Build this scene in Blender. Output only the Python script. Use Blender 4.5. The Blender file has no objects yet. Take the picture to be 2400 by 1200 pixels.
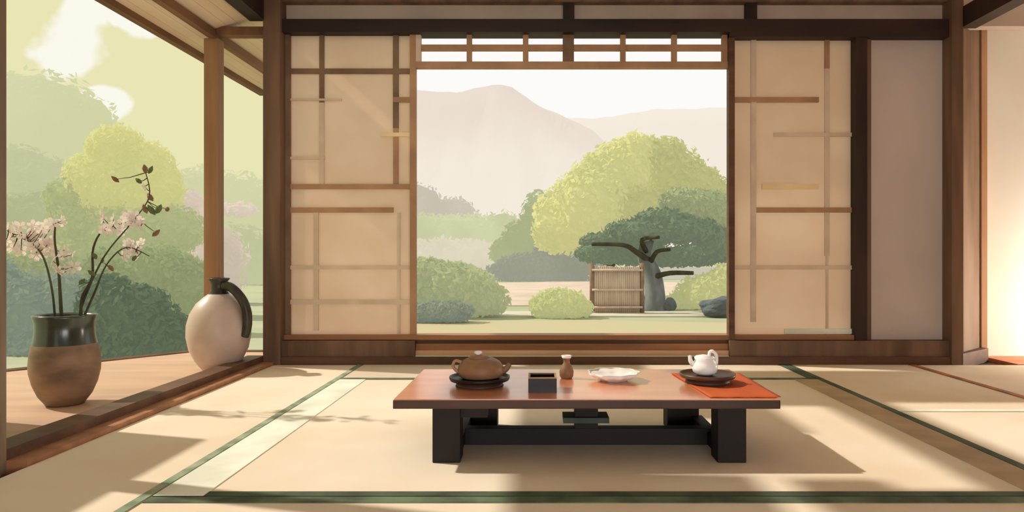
import bpy, bmesh, math, random
from mathutils import Vector, Matrix, noise as mnoise

C = bpy.context.scene.collection
FP, HX, HY, EYE = 1600.0, 1260.0, 600.0, 0.9      # focal length in pixels, vanishing point, eye height


def P(px, py, Y):
    """world point at depth Y for a place measured in the photograph"""
    return Vector(((px - HX) / FP * Y, Y, EYE - (py - HY) / FP * Y))


def s2l(c):
    c = c / 255.0
    return c / 12.92 if c <= 0.04045 else ((c + 0.055) / 1.055) ** 2.4


def lin(rgb, k=1.0):
    return tuple(min(4.0, s2l(v) * k) for v in rgb) + (1.0,)


# ------------------------------------------------------------------ materials
def new_mat(name):
    m = bpy.data.materials.new(name)
    m.use_nodes = True
    nt = m.node_tree
    return m, nt, nt.nodes['Principled BSDF'], nt.nodes['Material Output']


def mat(name, rgb, rgb2=None, rough=0.7, scale=6.0, stretch=(1, 1, 1), bump=0.0, spec=0.3, detail=4.0, lo=0.35, hi=0.65, coat=0.0):
    m, nt, b, out = new_mat(name)
    N, L = nt.nodes, nt.links
    b.inputs['Roughness'].default_value = rough
    b.inputs['Specular IOR Level'].default_value = spec
    b.inputs['Coat Weight'].default_value = coat
    b.inputs['Coat Roughness'].default_value = 0.2
    rgb2 = rgb2 or tuple(v * 0.88 for v in rgb)
    tc = N.new('ShaderNodeTexCoord')
    mp = N.new('ShaderNodeMapping')
    mp.inputs['Scale'].default_value = stretch
    nz = N.new('ShaderNodeTexNoise')
    nz.inputs['Scale'].default_value = scale
    nz.inputs['Detail'].default_value = detail
    cr = N.new('ShaderNodeValToRGB')
    cr.color_ramp.elements[0].position = lo
    cr.color_ramp.elements[1].position = hi
    cr.color_ramp.elements[0].color = lin(rgb)
    cr.color_ramp.elements[1].color = lin(rgb2)
    L.new(tc.outputs['Object'], mp.inputs['Vector'])
    L.new(mp.outputs['Vector'], nz.inputs['Vector'])
    L.new(nz.outputs['Fac'], cr.inputs['Fac'])
    L.new(cr.outputs['Color'], b.inputs['Base Color'])
    if bump:
        bp = N.new('ShaderNodeBump')
        bp.inputs['Strength'].default_value = bump
        bp.inputs['Distance'].default_value = 0.01
        L.new(nz.outputs['Fac'], bp.inputs['Height'])
        L.new(bp.outputs['Normal'], b.inputs['Normal'])
    return m


def leaf_mat(name, rgb, rgb2, haze_glow=0.0, scale=1.2, translucent=0.35, glow_col=None):
    """leaf colour with light passing through it; haze is emission that paints in airlight and brightens the leaves"""
    m, nt, b, out = new_mat(name)
    N, L = nt.nodes, nt.links
    N.remove(b)
    tc = N.new('ShaderNodeTexCoord')
    nz = N.new('ShaderNodeTexNoise')
    nz.inputs['Scale'].default_value = scale
    nz.inputs['Detail'].default_value = 3
    cr = N.new('ShaderNodeValToRGB')
    cr.color_ramp.elements[0].position = 0.38
    cr.color_ramp.elements[1].position = 0.62
    cr.color_ramp.elements[0].color = lin(rgb)
    cr.color_ramp.elements[1].color = lin(rgb2)
    L.new(tc.outputs['Object'], nz.inputs['Vector'])
    L.new(nz.outputs['Fac'], cr.inputs['Fac'])
    d = N.new('ShaderNodeBsdfDiffuse')
    t = N.new('ShaderNodeBsdfTranslucent')
    mx = N.new('ShaderNodeMixShader')
    mx.inputs[0].default_value = translucent
    L.new(cr.outputs['Color'], d.inputs['Color'])
    L.new(cr.outputs['Color'], t.inputs['Color'])
    L.new(d.outputs[0], mx.inputs[1])
    L.new(t.outputs[0], mx.inputs[2])
    last = mx.outputs[0]
    if haze_glow > 0:
        e = N.new('ShaderNodeEmission')  # self-glow standing in for haze, also lifts the near leaves
        if glow_col:
            e.inputs['Color'].default_value = lin(glow_col)
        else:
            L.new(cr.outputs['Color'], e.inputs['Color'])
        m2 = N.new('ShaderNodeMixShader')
        m2.inputs[0].default_value = haze_glow
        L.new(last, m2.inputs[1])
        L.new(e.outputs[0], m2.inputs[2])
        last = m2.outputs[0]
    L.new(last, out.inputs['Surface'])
    return m


# ------------------------------------------------------------------ mesh helpers
def box(bm, x0, x1, y0, y1, z0, z1, bevel=0.0):
    vs = [bm.verts.new((x, y, z)) for x in (x0, x1) for y in (y0, y1) for z in (z0, z1)]
    fs = [(0, 1, 3, 2), (4, 6, 7, 5), (0, 4, 5, 1), (2, 3, 7, 6), (0, 2, 6, 4), (1, 5, 7, 3)]
    faces = [bm.faces.new([vs[i] for i in f]) for f in fs]
    if bevel > 0:
        es = list({e for f in faces for e in f.edges})
        bmesh.ops.bevel(bm, geom=es, offset=bevel, segments=2, affect='EDGES', profile=0.7)


def lathe(bm, prof, n=40, center=(0, 0, 0), lobes=0, lobe_amt=0.0, close_bottom=True):
    cx, cy, cz = center
    rings = []
    for k, (r, z) in enumerate(prof):
        ring = []
        for i in range(n):
            a = 2 * math.pi * i / n
            rr = r * (1 + (lobe_amt * math.cos(lobes * a) if lobes else 0))
            ring.append(bm.verts.new((cx + rr * math.cos(a), cy + rr * math.sin(a), cz + z)))
        rings.append(ring)
    for a, b in zip(rings, rings[1:]):
        for i in range(n):
            bm.faces.new((a[i], a[(i + 1) % n], b[(i + 1) % n], b[i]))
    if close_bottom:
        bm.faces.new(list(reversed(rings[0])))
    return rings


def tube(bm, pts, rads, n=8):
    pts = [Vector(p) for p in pts]
    if not isinstance(rads, (list, tuple)):
        rads = [rads] * len(pts)
    rings = []
    up = Vector((0.13, 0.31, 0.94)).normalized()
    for i, p in enumerate(pts):
        d = (pts[min(i + 1, len(pts) - 1)] - pts[max(i - 1, 0)]).normalized()
        a = d.cross(up)
        if a.length < 1e-3:
            a = d.cross(Vector((1, 0, 0)))
        a.normalize()
        b = d.cross(a).normalized()
        rings.append([bm.verts.new(p + (a * math.cos(2 * math.pi * k / n) + b * math.sin(2 * math.pi * k / n)) * rads[i]) for k in range(n)])
    for r0, r1 in zip(rings, rings[1:]):
        for k in range(n):
            bm.faces.new((r0[k], r0[(k + 1) % n], r1[(k + 1) % n], r1[k]))
    bm.faces.new(list(reversed(rings[0])))
    bm.faces.new(rings[-1])


def smooth_path(pts, k=6):
    pts = [Vector(p) for p in pts]
    out = []
    for i in range(len(pts) - 1):
        p0, p1, p2, p3 = pts[max(i - 1, 0)], pts[i], pts[i + 1], pts[min(i + 2, len(pts) - 1)]
        for j in range(k):
            t = j / k
            out.append(0.5 * ((2 * p1) + (p2 - p0) * t + (2 * p0 - 5 * p1 + 4 * p2 - p3) * t * t + (3 * p1 - p0 - 3 * p2 + p3) * t ** 3))
    out.append(pts[-1])
    return out


def prism(bm, poly, z0, z1):
    lo = [bm.verts.new((x, y, z0)) for x, y in poly]
    hi = [bm.verts.new((x, y, z1)) for x, y in poly]
    n = len(poly)
    bm.faces.new(hi)
    bm.faces.new(list(reversed(lo)))
    for i in range(n):
        bm.faces.new((lo[i], lo[(i + 1) % n], hi[(i + 1) % n], hi[i]))


def obj(name, bm, m, parent=None, smooth=False):
    bmesh.ops.recalc_face_normals(bm, faces=bm.faces)
    me = bpy.data.meshes.new(name)
    bm.to_mesh(me)
    bm.free()
    me.materials.append(m)
    if smooth:
        for p in me.polygons:
            p.use_smooth = True
    o = bpy.data.objects.new(name, me)
    C.objects.link(o)
    if parent:
        o.parent = parent
        o.matrix_parent_inverse = Matrix.Translation(parent.location).inverted() if parent.location.length else Matrix()
    return o


def tag(o, label, cat, group=None, kind=None):
    o['label'] = label
    o['category'] = cat
    if group:
        o['group'] = group
    if kind:
        o['kind'] = kind
    return o


def thing(name, label, cat, loc=(0, 0, 0), group=None):
    o = bpy.data.objects.new(name, None)
    o.empty_display_size = 0.1
    C.objects.link(o)
    o.location = loc
    return tag(o, label, cat, group)


def struct(name, bm, m, label=None, smooth=False):
    o = obj(name, bm, m, None, smooth)
    o['kind'] = 'structure'
    if label:
        o['label'] = label
    return o


def struct_root(name, label=None):
    o = bpy.data.objects.new(name, None)
    C.objects.link(o)
    o['kind'] = 'structure'
    if label:
        o['label'] = label
    return o


def boxes(*args):
    bm = bmesh.new()
    for a in args:
        box(bm, *a)
    return bm


# ------------------------------------------------------------------ palette
M_dark = mat('dark timber', (58, 40, 30), (38, 27, 20), 0.6, 3, (2, 2, 0.3), 0.2)
M_darkh = mat('dark timber lintel', (56, 38, 30), (34, 26, 20), 0.6, 3, (0.3, 2, 2), 0.2)
M_post = mat('brown timber post', (124, 94, 74), (96, 72, 56), 0.6, 3, (3, 3, 0.3), 0.2)
M_sill = mat('brown timber sill', (112, 78, 56), (84, 58, 42), 0.55, 3, (0.3, 2, 3), 0.2)
M_plank = mat('warm plank', (178, 124, 84), (150, 104, 72), 0.5, 4, (0.3, 3, 3), 0.2)
M_tread = mat('pale tread board', (240, 205, 165), (222, 170, 128), 0.5, 2, (0.5, 3, 3), 0.1)
M_deck = mat('veranda boards', (208, 170, 140), (192, 157, 132), 0.6, 2.5, (0.5, 3, 1), 0.15)
M_roof = mat('cedar soffit', (240, 222, 198), (230, 206, 174), 0.8, 2.0, (3, 0.4, 1), 0.15)
M_raft = mat('rafter timber', (136, 98, 70), (112, 78, 54), 0.7, 3, (3, 0.4, 1), 0.15)
M_plaster = mat('taupe plaster', (206, 188, 172), (190, 172, 156), 0.95, 2.0, (1, 1, 1), 0.1)
M_paper = leaf_mat('shoji paper', (250, 234, 218), (243, 224, 205), 0.0, 1.6, 0.5)
M_kdark = mat('dark lattice wood', (140, 112, 86), (118, 92, 70), 0.7, 4)
M_kmid = mat('mid lattice wood', (190, 148, 112), (168, 128, 96), 0.7, 4)
M_kpale = mat('pale lattice wood', (226, 204, 178), (212, 188, 162), 0.7, 4)
M_kgold = mat('light yellow lattice bar', (250, 222, 176), (240, 208, 164), 0.7, 4)
M_fusuma = mat('fusuma cloth', (208, 194, 184), (194, 180, 170), 0.95, 1.2, (1, 1, 0.6), 0.0, 0.1)
M_cream = mat('cream wall', (252, 248, 236), (248, 240, 224), 0.95, 1.0, (1, 1, 1), 0.0, 0.1)
M_tatami = mat('woven rush', (240, 226, 204), (230, 210, 182), 0.85, 1.1, (1, 1, 1), 0.0, 0.15, 3)
M_tatami_shade = mat('woven rush in shade', (228, 212, 190), (212, 194, 168), 0.85, 1.1, (1, 1, 1), 0.0, 0.15, 3)  # darker copy of the rush, rear-floor shade put into its colour
M_green = mat('green edging cloth', (112, 128, 98), (76, 84, 66), 0.9, 5)
M_dkgreen = mat('dark green edging cloth', (92, 106, 82), (60, 66, 52), 0.9, 4)
M_palecloth = mat('pale edging cloth', (248, 246, 228), (222, 222, 200), 0.9, 3)
M_tancloth = mat('tan edging cloth', (190, 164, 132), (170, 146, 116), 0.9, 4)
M_softgreen = mat('soft green edging cloth', (172, 178, 150), (120, 136, 108), 0.9, 9)
M_rust = mat('rust edging cloth', (206, 118, 70), (132, 82, 56), 0.9, 5)
M_table = mat('reddish lacquered wood', (226, 150, 104), (214, 128, 82), 0.36, 2.0, (0.5, 3, 1), 0.0, 0.6, 3, coat=1.0)
M_tleg = mat('dark lacquered wood', (34, 23, 16), (22, 15, 11), 0.65, 3, (1, 1, 1), 0.0, 0.3)
M_tedge = mat('brown table edge', (86, 58, 44), (62, 42, 32), 0.5, 3, (0.4, 1, 1), 0.0, 0.3)


def noisy_floor():
    pass


# ------------------------------------------------------------------ camera, world, sun, added fill lights
cam = bpy.data.cameras.new('camera')
cam.sensor_width = 36.0
cam.lens = 36.0 * FP / 2400.0
cam.shift_x = -(HX - 1200.0) / 2400.0
cam.shift_y = 0.0
cam.clip_end = 2000
co = bpy.data.objects.new('camera', cam)
C.objects.link(co)
co.location = (0, 0, EYE)
co.rotation_euler = (math.pi / 2, 0, 0)
bpy.context.scene.camera = co
sc = bpy.context.scene
sc.view_settings.view_transform = 'Standard'
sc.view_settings.look = 'None'
sc.view_settings.exposure = 0.0

w = bpy.data.worlds.new('sky')
sc.world = w
w.use_nodes = True
nt = w.node_tree
N, L = nt.nodes, nt.links
bg = N['Background']
tc = N.new('ShaderNodeTexCoord')
sep = N.new('ShaderNodeSeparateXYZ')
L.new(tc.outputs['Generated'], sep.inputs[0])
div = N.new('ShaderNodeMath'); div.operation = 'DIVIDE'
ymax = N.new('ShaderNodeMath'); ymax.operation = 'MAXIMUM'; ymax.inputs[1].default_value = 0.15
L.new(sep.outputs['Y'], ymax.inputs[0])
L.new(sep.outputs['X'], div.inputs[0]); L.new(ymax.outputs[0], div.inputs[1])
mr = N.new('ShaderNodeMapRange')
mr.inputs['From Min'].default_value = -0.24
mr.inputs['From Max'].default_value = -0.36
L.new(div.outputs[0], mr.inputs['Value'])
nz = N.new('ShaderNodeTexNoise')
nz.inputs['Scale'].default_value = 9
nz.inputs['Detail'].default_value = 4
L.new(tc.outputs['Generated'], nz.inputs['Vector'])


def M2(op, a, b):
    n = N.new('ShaderNodeMath'); n.operation = op
    for k, v in enumerate((a, b)):
        if isinstance(v, (int, float)):
            n.inputs[k].default_value = v
        else:
            L.new(v, n.inputs[k])
    return n.outputs[0]


zy = M2('DIVIDE', sep.outputs['Z'], ymax.outputs[0])
cloud = None
for cx, cz, rx, rz in ((-0.672, 0.335, 0.062, 0.085), (-0.632, 0.222, 0.048, 0.034), (-0.60, 0.37, 0.06, 0.05), (-0.74, 0.42, 0.05, 0.04)):
    a = M2('DIVIDE', M2('SUBTRACT', div.outputs[0], cx), rx)
    b = M2('DIVIDE', M2('SUBTRACT', zy, cz), rz)
    d = M2('SQRT', M2('ADD', M2('MULTIPLY', a, a), M2('MULTIPLY', b, b)), 0.0)
    cloud = d if cloud is None else M2('MINIMUM', cloud, d)
cloud = M2('ADD', cloud, M2('MULTIPLY', M2('SUBTRACT', nz.outputs['Fac'], 0.5), 2.4))
cl = N.new('ShaderNodeValToRGB')
cl.color_ramp.elements[0].position = 0.85
cl.color_ramp.elements[1].position = 1.0
cl.color_ramp.elements[0].color = lin((251, 248, 236))
cl.color_ramp.elements[1].color = lin((233, 229, 180))
L.new(cloud, cl.inputs['Fac'])
mx = N.new('ShaderNodeMix'); mx.data_type = 'RGBA'
mx.inputs['A'].default_value = lin((253, 251, 248))
L.new(mr.outputs[0], mx.inputs['Factor'])
L.new(cl.outputs['Color'], mx.inputs['B'])
L.new(mx.outputs['Result'], bg.inputs['Color'])
bg.inputs['Strength'].default_value = 1.0

SUN_D = Vector((1.1, -0.3, -1.0)).normalized()
sl = bpy.data.lights.new('sun', 'SUN')
sl.energy = 3.5
sl.angle = math.radians(1.2)
sl.color = (1.0, 0.945, 0.86)
so = bpy.data.objects.new('sun', sl)
C.objects.link(so)
so.rotation_euler = SUN_D.to_track_quat('-Z', 'Y').to_euler()
so.location = (-8, 8, 8)

pl_ = bpy.data.lights.new('bay_fill_added', 'POINT')  # unseen point light added to brighten the bay wall
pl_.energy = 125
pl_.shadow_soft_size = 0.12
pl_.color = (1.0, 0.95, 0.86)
plo = bpy.data.objects.new('bay_fill_added', pl_)
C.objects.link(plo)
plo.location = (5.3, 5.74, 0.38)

al = bpy.data.lights.new('room_fill_added', 'AREA')  # fill light added behind the camera to lift the back wall
al.shape = 'RECTANGLE'
al.size, al.size_y = 3.4, 0.8
al.energy = 85
al.color = (0.94, 0.97, 1.0)
alo = bpy.data.objects.new('room_fill_added', al)
C.objects.link(alo)
alo.location = (0.6, -1.4, 0.5)
alo.rotation_euler = (math.pi / 2, 0, 0)

# ------------------------------------------------------------------ room shell
BY = 5.76
struct('floor', boxes((-2.4, 7.2, -1.75, 6.3, -0.12, -0.035)), M_sill)
# ceiling with unseen openings added to shape the sun patches below
Z0, Z1 = 3.1, 3.16
A0, A1, AY0, AY1 = -2.08, -1.69, 3.57, 5.06
B0, B1, BY0, BY1 = -1.31, 0.75, 3.63, 5.15
struct('ceiling', boxes(
    (-2.4, A0, -1.5, 3.70, Z0, Z1), (-2.4, A0, 4.42, 6.3, Z0, Z1), (A0, A1, -1.5, AY0, Z0, Z1), (A0, A1, AY1, 6.3, Z0, Z1),
    (A1, B0, -1.5, 6.3, Z0, Z1), (B0, B1, -1.5, BY0, Z0, Z1), (B0, B1, BY1, 6.3, Z0, Z1),
    (B1, 7.2, -1.5, 6.3, Z0, Z1)), M_plaster)
# side wall in front of the veranda opening, its end post, sill and lintel
struct('wall_left', boxes((-2.40, -2.29, -1.5, 1.70, -0.035, 3.1)), M_plaster)
struct('wall_rear', boxes((-2.4, 7.2, -1.75, -1.6, -0.035, 3.1)), M_plaster)  # unseen wall behind the camera, added to cut sky light
struct('trim_1', boxes((-2.40, -2.28, 2.83, 2.93, -0.035, 3.1)), mat('grey brown post', (150, 128, 106), (120, 100, 80), 0.7, 3, (3, 3, .4)))
struct('trim_2', boxes((-2.42, -2.28, 2.93, 5.70, -0.035, 0.07), (-2.42, -2.28, 1.70, 2.83, -0.035, 0.07)), M_sill)
struct('trim_29', boxes((-2.28, -2.19, 2.93, 5.66, -0.035, 0.022)), M_plank)
struct('unseen_shade_panel', boxes((-3.06, -3.0, 0.9, 3.74, -0.004, 1.24)), M_raft)  # unseen low panel added to shade the near floor corner
bm = boxes((-2.40, -2.27, 4.7, 5.70, 2.86, 3.1))
struct('trim_3', bm, M_darkh)
# corner post between veranda and back wall
pl, pr = P(627, 0, BY).x, P(667, 0, BY).x
bm = bmesh.new(); box(bm, pl, pr, 5.66, 5.86, -0.035, 3.1, 0.008)
struct('trim_4', bm, M_post)

# back wall: plaster above lintel
zL = P(0, 52, BY).z
struct('wall_back', boxes((pr, 4.2, 5.80, 5.90, zL - 0.02, 3.1)), M_plaster)
z_l1, z_l0 = P(0, 50, BY).z, P(0, 80, BY).z
struct('trim_5', boxes((pr, P(1706, 0, BY).x, 5.70, 5.88, z_l0, z_l1)), M_darkh)                      # lintel
struct('trim_6', boxes((P(1706, 0, BY).x, P(2216, 0, BY).x, 5.70, 5.88, P(0, 91, BY).z, z_l1)), M_darkh)
for i, (a, b) in enumerate(((1320, 1346), (1747, 1773), (2228, 2242))):
    struct('trim_%d' % (7 + i), boxes((P(a, 0, BY).x, P(b, 0, BY).x, 5.74, 5.82, z_l1, 3.1)), M_dark)
struct('trim_10', boxes((pr, P(2240, 0, BY).x, 5.72, 5.82, P(0, 8, BY).z, 3.12)), M_post)
# threshold under the panels
x_o0, x_o1 = P(975, 0, BY).x, P(1706, 0, BY).x
x_r = P(2300, 0, BY).x
zt = P(0, 785, BY).z
struct('trim_11', boxes((pr, x_o0, 5.70, 5.90, 0.06, P(0, 797, BY).z)), M_post)
struct('trim_12', boxes((x_o1, P(2216, 0, BY).x, 5.70, 5.90, 0.06, P(0, 797, BY).z)), M_post)
struct('trim_13', boxes((pr, P(2230, 0, BY).x, 5.68, 5.72, -0.035, 0.06)), M_sill)                # base rail
struct('trim_14', boxes((x_o0, x_o1, 5.74, 5.90, 0.06, 0.105)), M_tread)                           # pale tread
struct('trim_15', boxes((x_o0, x_o1, 5.765, 5.90, 0.105, 0.16)), M_plank)
struct('trim_16', boxes((pr, P(2020, 0, BY).x, 5.745, 5.90, 0.16 + 0.035, zt)), M_plank)
struct('trim_17', boxes((x_o0, x_o1, 5.78, 5.90, 0.16, 0.195)), M_sill)


# ---- shoji panels
def shoji(name, px0, px1, py0, py1, bars, lstile, rstile, m_l, m_r, label):
    root = struct_root(name, label)
    Yf = 5.785
    a, b = P(px0, 0, Yf).x, P(px1, 0, Yf).x
    z1, z0 = P(0, py0, Yf).z, P(0, py1, Yf).z
    obj('paper', boxes((a, b, Yf + 0.025, Yf + 0.03, z0, z1)), M_paper, root)
    obj('stile', boxes((a, P(px0 + lstile, 0, Yf).x, Yf - 0.012, Yf + 0.04, z0, z1)), m_l, root)
    obj('stile', boxes((P(px1 - rstile, 0, Yf).x, b, Yf - 0.012, Yf + 0.04, z0, z1)), m_r, root)
    for (kind, p, q0, q1, wd, m) in bars:
        if kind == 'v':
            c0, c1 = P(p - wd / 2, 0, Yf).x, P(p + wd / 2, 0, Yf).x
            bx = (c0, c1, Yf + 0.006, Yf + 0.026, P(0, q1, Yf).z, P(0, q0, Yf).z)
        else:
            c1, c0 = P(0, p - wd / 2, Yf).z, P(0, p + wd / 2, Yf).z
            bx = (P(q0, 0, Yf).x, P(q1, 0, Yf).x, Yf + 0.004, Yf + 0.026, c0, c1)
        obj('lattice_bar', boxes(bx), m, root)
    return root


shoji('door_1', 667, 975, 78, 787, [
    ('v', 753, 80, 240, 11, M_kdark), ('v', 753, 240, 437, 11, M_kpale), ('v', 740, 498, 775, 11, M_kpale),
    ('v', 927, 80, 300, 13, M_kdark), ('v', 927, 300, 430, 12, M_kmid), ('v', 934, 498, 786, 6, M_kpale),
    ('h', 166, 680, 962, 12, M_kdark), ('h', 233, 921, 962, 12, M_kmid), ('h', 233, 680, 800, 5, M_kpale),
    ('h', 315, 890, 962, 9, M_kgold), ('h', 370, 680, 760, 6, M_kpale), ('h', 437, 680, 962, 12, M_kmid),
    ('h', 492, 680, 921, 12, M_kmid), ('h', 627, 680, 962, 9, M_kpale), ('h', 708, 680, 962, 11, M_kpale),
], 13, 14, M_kdark, M_kmid, 'sliding paper screen between the corner post and the garden opening')

shoji('door_2', 1706, 2003, 86, 787, [
    ('v', 1767, 92, 755, 12, M_kpale), ('v', 1940, 92, 160, 11, M_kmid), ('v', 1940, 160, 600, 11, M_kpale), ('v', 1940, 600, 786, 5, M_kpale),
    ('h', 233, 1720, 1920, 12, M_kmid), ('h', 315, 1815, 2000, 9, M_kpale), ('h', 437, 1787, 1920, 12, M_kgold),  # yellow bar paints in a reflection on the screen
    ('h', 492, 1773, 2000, 12, M_kmid), ('h', 627, 1720, 2000, 10, M_kpale), ('h', 777, 1840, 2000, 12, M_palecloth),
], 14, 4, M_kmid, M_kdark, 'sliding paper screen between the garden opening and the plain panel')

# post and plain sliding panel at the end of the wall
bm = bmesh.new(); box(bm, P(2000, 0, BY).x, P(2027, 0, BY).x, 5.715, 5.9, 0.06, z_l1, 0.004)
struct('trim_18', bm, M_dark)
r3 = struct_root('door_3', 'plain taupe sliding panel at the end of the back wall')
obj('panel', boxes((P(2027, 0, 5.80).x, P(2218, 0, 5.8).x, 5.80, 5.83, 0.19, 2.76)), M_fusuma, r3)
obj('stile', boxes((P(2027, 0, 5.79).x, P(2040, 0, 5.79).x, 5.775, 5.83, 0.19, 2.76)), M_post, r3)
bm = bmesh.new(); box(bm, P(2215, 0, BY).x, P(2242, 0, BY).x, 5.665, 5.9, -0.035, 3.1, 0.004)
struct('trim_19', bm, M_post)
# receding timber return and its edge
x0, x1 = P(2240, 0, BY).x, P(2294, 0, 6.1).x
bm = bmesh.new()
prism(bm, [(x0, 5.72), (x1, 6.08), (x1, 6.2), (x0, 5.85)], -0.03, 3.1)
struct('wall_return', bm, mat('weathered timber', (150, 126, 104), (122, 98, 76), 0.8, 2, (2, 2, 0.4), 0.1))
x2 = P(2307, 0, 6.1).x
struct('trim_20', boxes((x1, x2, 6.06, 6.2, -0.03, 3.1)), mat('lit edge timber', (214, 168, 128), (190, 140, 100), 0.7, 3, (3, 3, .4)))  # peach colour paints in the lit edge
bm = bmesh.new()
prism(bm, [(x0, 5.70), (x1, 6.06), (x1 + .02, 6.0), (x0, 5.66)], -0.03, 0.09)
struct('trim_21', bm, M_sill)
# wall of the side bay and the beam running forward above it
struct('wall_right', boxes((x2, 7.2, 6.15, 6.25, -0.035, 3.1)), M_cream)
struct('trim_22', boxes((x0, x0 + 0.13, 3.2, 5.70, 2.80, 2.97)), M_dark)
struct('wall_side', boxes((7.1, 7.2, -1.5, 6.15, -0.035, 3.1)), M_plaster)

# ---- transom lattice over the opening
tr = struct_root('window_1', 'open wooden transom lattice over the garden opening')
Yt = 5.79


def tbar(p0, p1, q0, q1, m, dy=0.0, nm='lattice_bar'):
    obj(nm, boxes((P(p0, 0, Yt).x, P(p1, 0, Yt).x, Yt - 0.015 + dy, Yt + 0.03 - dy, P(0, q1, Yt).z, P(0, q0, Yt).z)), m, tr)


tbar(975, 1706, 146, 160, M_kmid, -0.01, 'bottom_rail')
tbar(975, 1706, 66, 80, M_kdark, 0.0, 'top_rail')
tbar(986, 1694, 105, 119, M_kmid, 0.006)
for p, wd, m in ((1100, 12, M_kmid), (1232, 13, M_kmid), (1332, 26, M_kdark), (1460, 12, M_kmid), (1580, 12, M_kmid)):
    tbar(p - wd / 2, p + wd / 2, 80, 147, m)
tbar(1692, 1706, 80, 147, M_kmid, 0, 'end_stile')
tbar(975, 987, 80, 147, M_kpale, 0, 'end_stile')
bm = bmesh.new(); box(bm, P(1706, 0, BY).x, P(1720, 0, BY).x, 5.73, 5.80, 0.19, z_l0, 0.003)
struct('trim_23', bm, M_sill)

# ------------------------------------------------------------------ tatami
def tatami(label, x0, x1, y0, y1, m, edges):
    """edges: list of (side, width, material)"""
    cx, cy = (x0 + x1) / 2, (y0 + y1) / 2
    t = thing('tatami_mat', label, 'mat', (cx, cy, -0.035), 'tatami mats on the floor')
    g = 0.004
    bm = bmesh.new(); box(bm, x0 + g, x1 - g, y0 + g, y1 - g, -0.034, -0.004)
    obj('woven_surface', bm, m, t)
    for side, wd, em in edges:
        off, wd = (wd if isinstance(wd, tuple) else (0.0, wd))
        if side == 'l': b = (x0 + g + off, x0 + g + off + wd, y0 + g, y1 - g)
        if side == 'r': b = (x1 - g - off - wd, x1 - g - off, y0 + g, y1 - g)
        if side == 'f': b = (x0 + g, x1 - g, y0 + g + off, y0 + g + off + wd)
        if side == 'b': b = (x0 + g, x1 - g, y1 - g - off - wd, y1 - g - off)
        obj('cloth_border', boxes((*b, -0.0045, 0.0 if side in 'lr' else -0.001)), em, t)
    return t


XL, XM, XR = -1.45, 2.05, 3.08
YF, YB = 2.56, 4.99
tatami('large pale tatami mat lying under the low table', XL, XM, YF, YB, M_tatami,
       [('l', 0.19, M_palecloth), ('r', 0.17, M_tancloth), ('f', 0.05, M_dkgreen)])  # pale border made wide to paint in a strip of reflected sun
tatami('shaded tatami mat along the threshold of the garden opening', XL, XM, YB, 5.68, M_tatami_shade, [('f', 0.06, M_green), ('r', (0, 0.05), M_dkgreen)])
tatami('tatami mat beside the veranda sill', -2.19, XL, 0.6, 5.66, M_tatami, [('r', 0.04, M_softgreen)])
tatami('foreground tatami mat in front of the table', XL, XM, 0.4, YF, M_tatami, [('b', 0.06, M_green), ('r', 0.05, M_dkgreen)])
tatami('tatami mat before the plain taupe sliding panel', XM, XR, 3.96, 5.68, M_tatami, [('l', 0.045, M_dkgreen), ('f', 0.05, M_palecloth)])
tatami('sunlit tatami mat in front of the one by the plain panel', XM, XR, 0.4, 3.96, M_tatami, [('l', 0.045, M_dkgreen)])
tatami('rust-edged tatami mat running into the bright side bay', XR, 6.9, 3.96, 5.66, M_tatami, [('l', 0.05, M_rust), ('f', 0.05, M_palecloth)])
tatami('rust-edged tatami mat at the edge of the photo', XR, 6.9, 0.4, 3.96, M_tatami, [('l', 0.05, M_rust)])
struct('trim_24', boxes((x2, 6.9, 5.67, 6.14, -0.035, 0.0)), mat('peach floorboard', (214, 140, 98), (196, 118, 78), 0.6, 3, (0.3, 3, 1)))

# ------------------------------------------------------------------ veranda
bm = bmesh.new()
edge = [(-2.42, 0.6), (-2.42, 6.45), (-3.25, 6.45), (-4.25, 5.25), (-4.25, 0.6)]
prism(bm, edge, -0.06, -0.004)
struct('veranda_deck', bm, M_deck)
bm = bmesh.new()
for a, b in zip(edge[1:4], edge[2:5]):
    tube(bm, [(a[0], a[1], -0.035), (b[0], b[1], -0.035)], 0.05, 8)
struct('trim_25', bm, M_sill)
# veranda roof: soffit boards, outer fascia, purlin, cross beam
bm = bmesh.new()
zi, zo, xi, xo = 2.93, 2.70, -2.38, -3.02
for k in range(8):
    a, b = k / 8, (k + 1) / 8 - 0.004
    xa, xb = xi + (xo - xi) * a, xi + (xo - xi) * b
    za, zb = zi + (zo - zi) * a, zi + (zo - zi) * b
    for y0, y1 in (((1.5, 3.70), (4.42, 7.5)) if k < 4 else ((1.5, 7.5),)):     # gap added in the inner boards so sun reaches the tabletop
        vs = [bm.verts.new(v) for v in ((xa, y0, za), (xb, y0, zb), (xb, y1, zb), (xa, y1, za), (xa, y0, za + .03), (xb, y0, zb + .03), (xb, y1, zb + .03), (xa, y1, za + .03))]
        for f in ((0, 1, 2, 3), (7, 6, 5, 4), (0, 4, 5, 1), (1, 5, 6, 2), (2, 6, 7, 3), (3, 7, 4, 0)):
            bm.faces.new([vs[i] for i in f])
struct('veranda_roof', bm, M_roof)
struct('trim_26', boxes((xo - 0.03, xo + 0.03, 1.5, 7.5, zo - 0.04, zo + 0.03)), M_raft)
struct('trim_27', boxes((-2.76, -2.70, 1.5, 7.4, 2.73, 2.80)), M_raft)
struct('trim_28', boxes((-2.76, -2.3, 5.74, 5.84, 2.76, 2.83)), M_raft)
bm = bmesh.new(); box(bm, P(484, 0, 5.8).x, P(519, 0, 5.8).x, 5.74, 5.86, -0.004, 2.74, 0.03)
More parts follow.
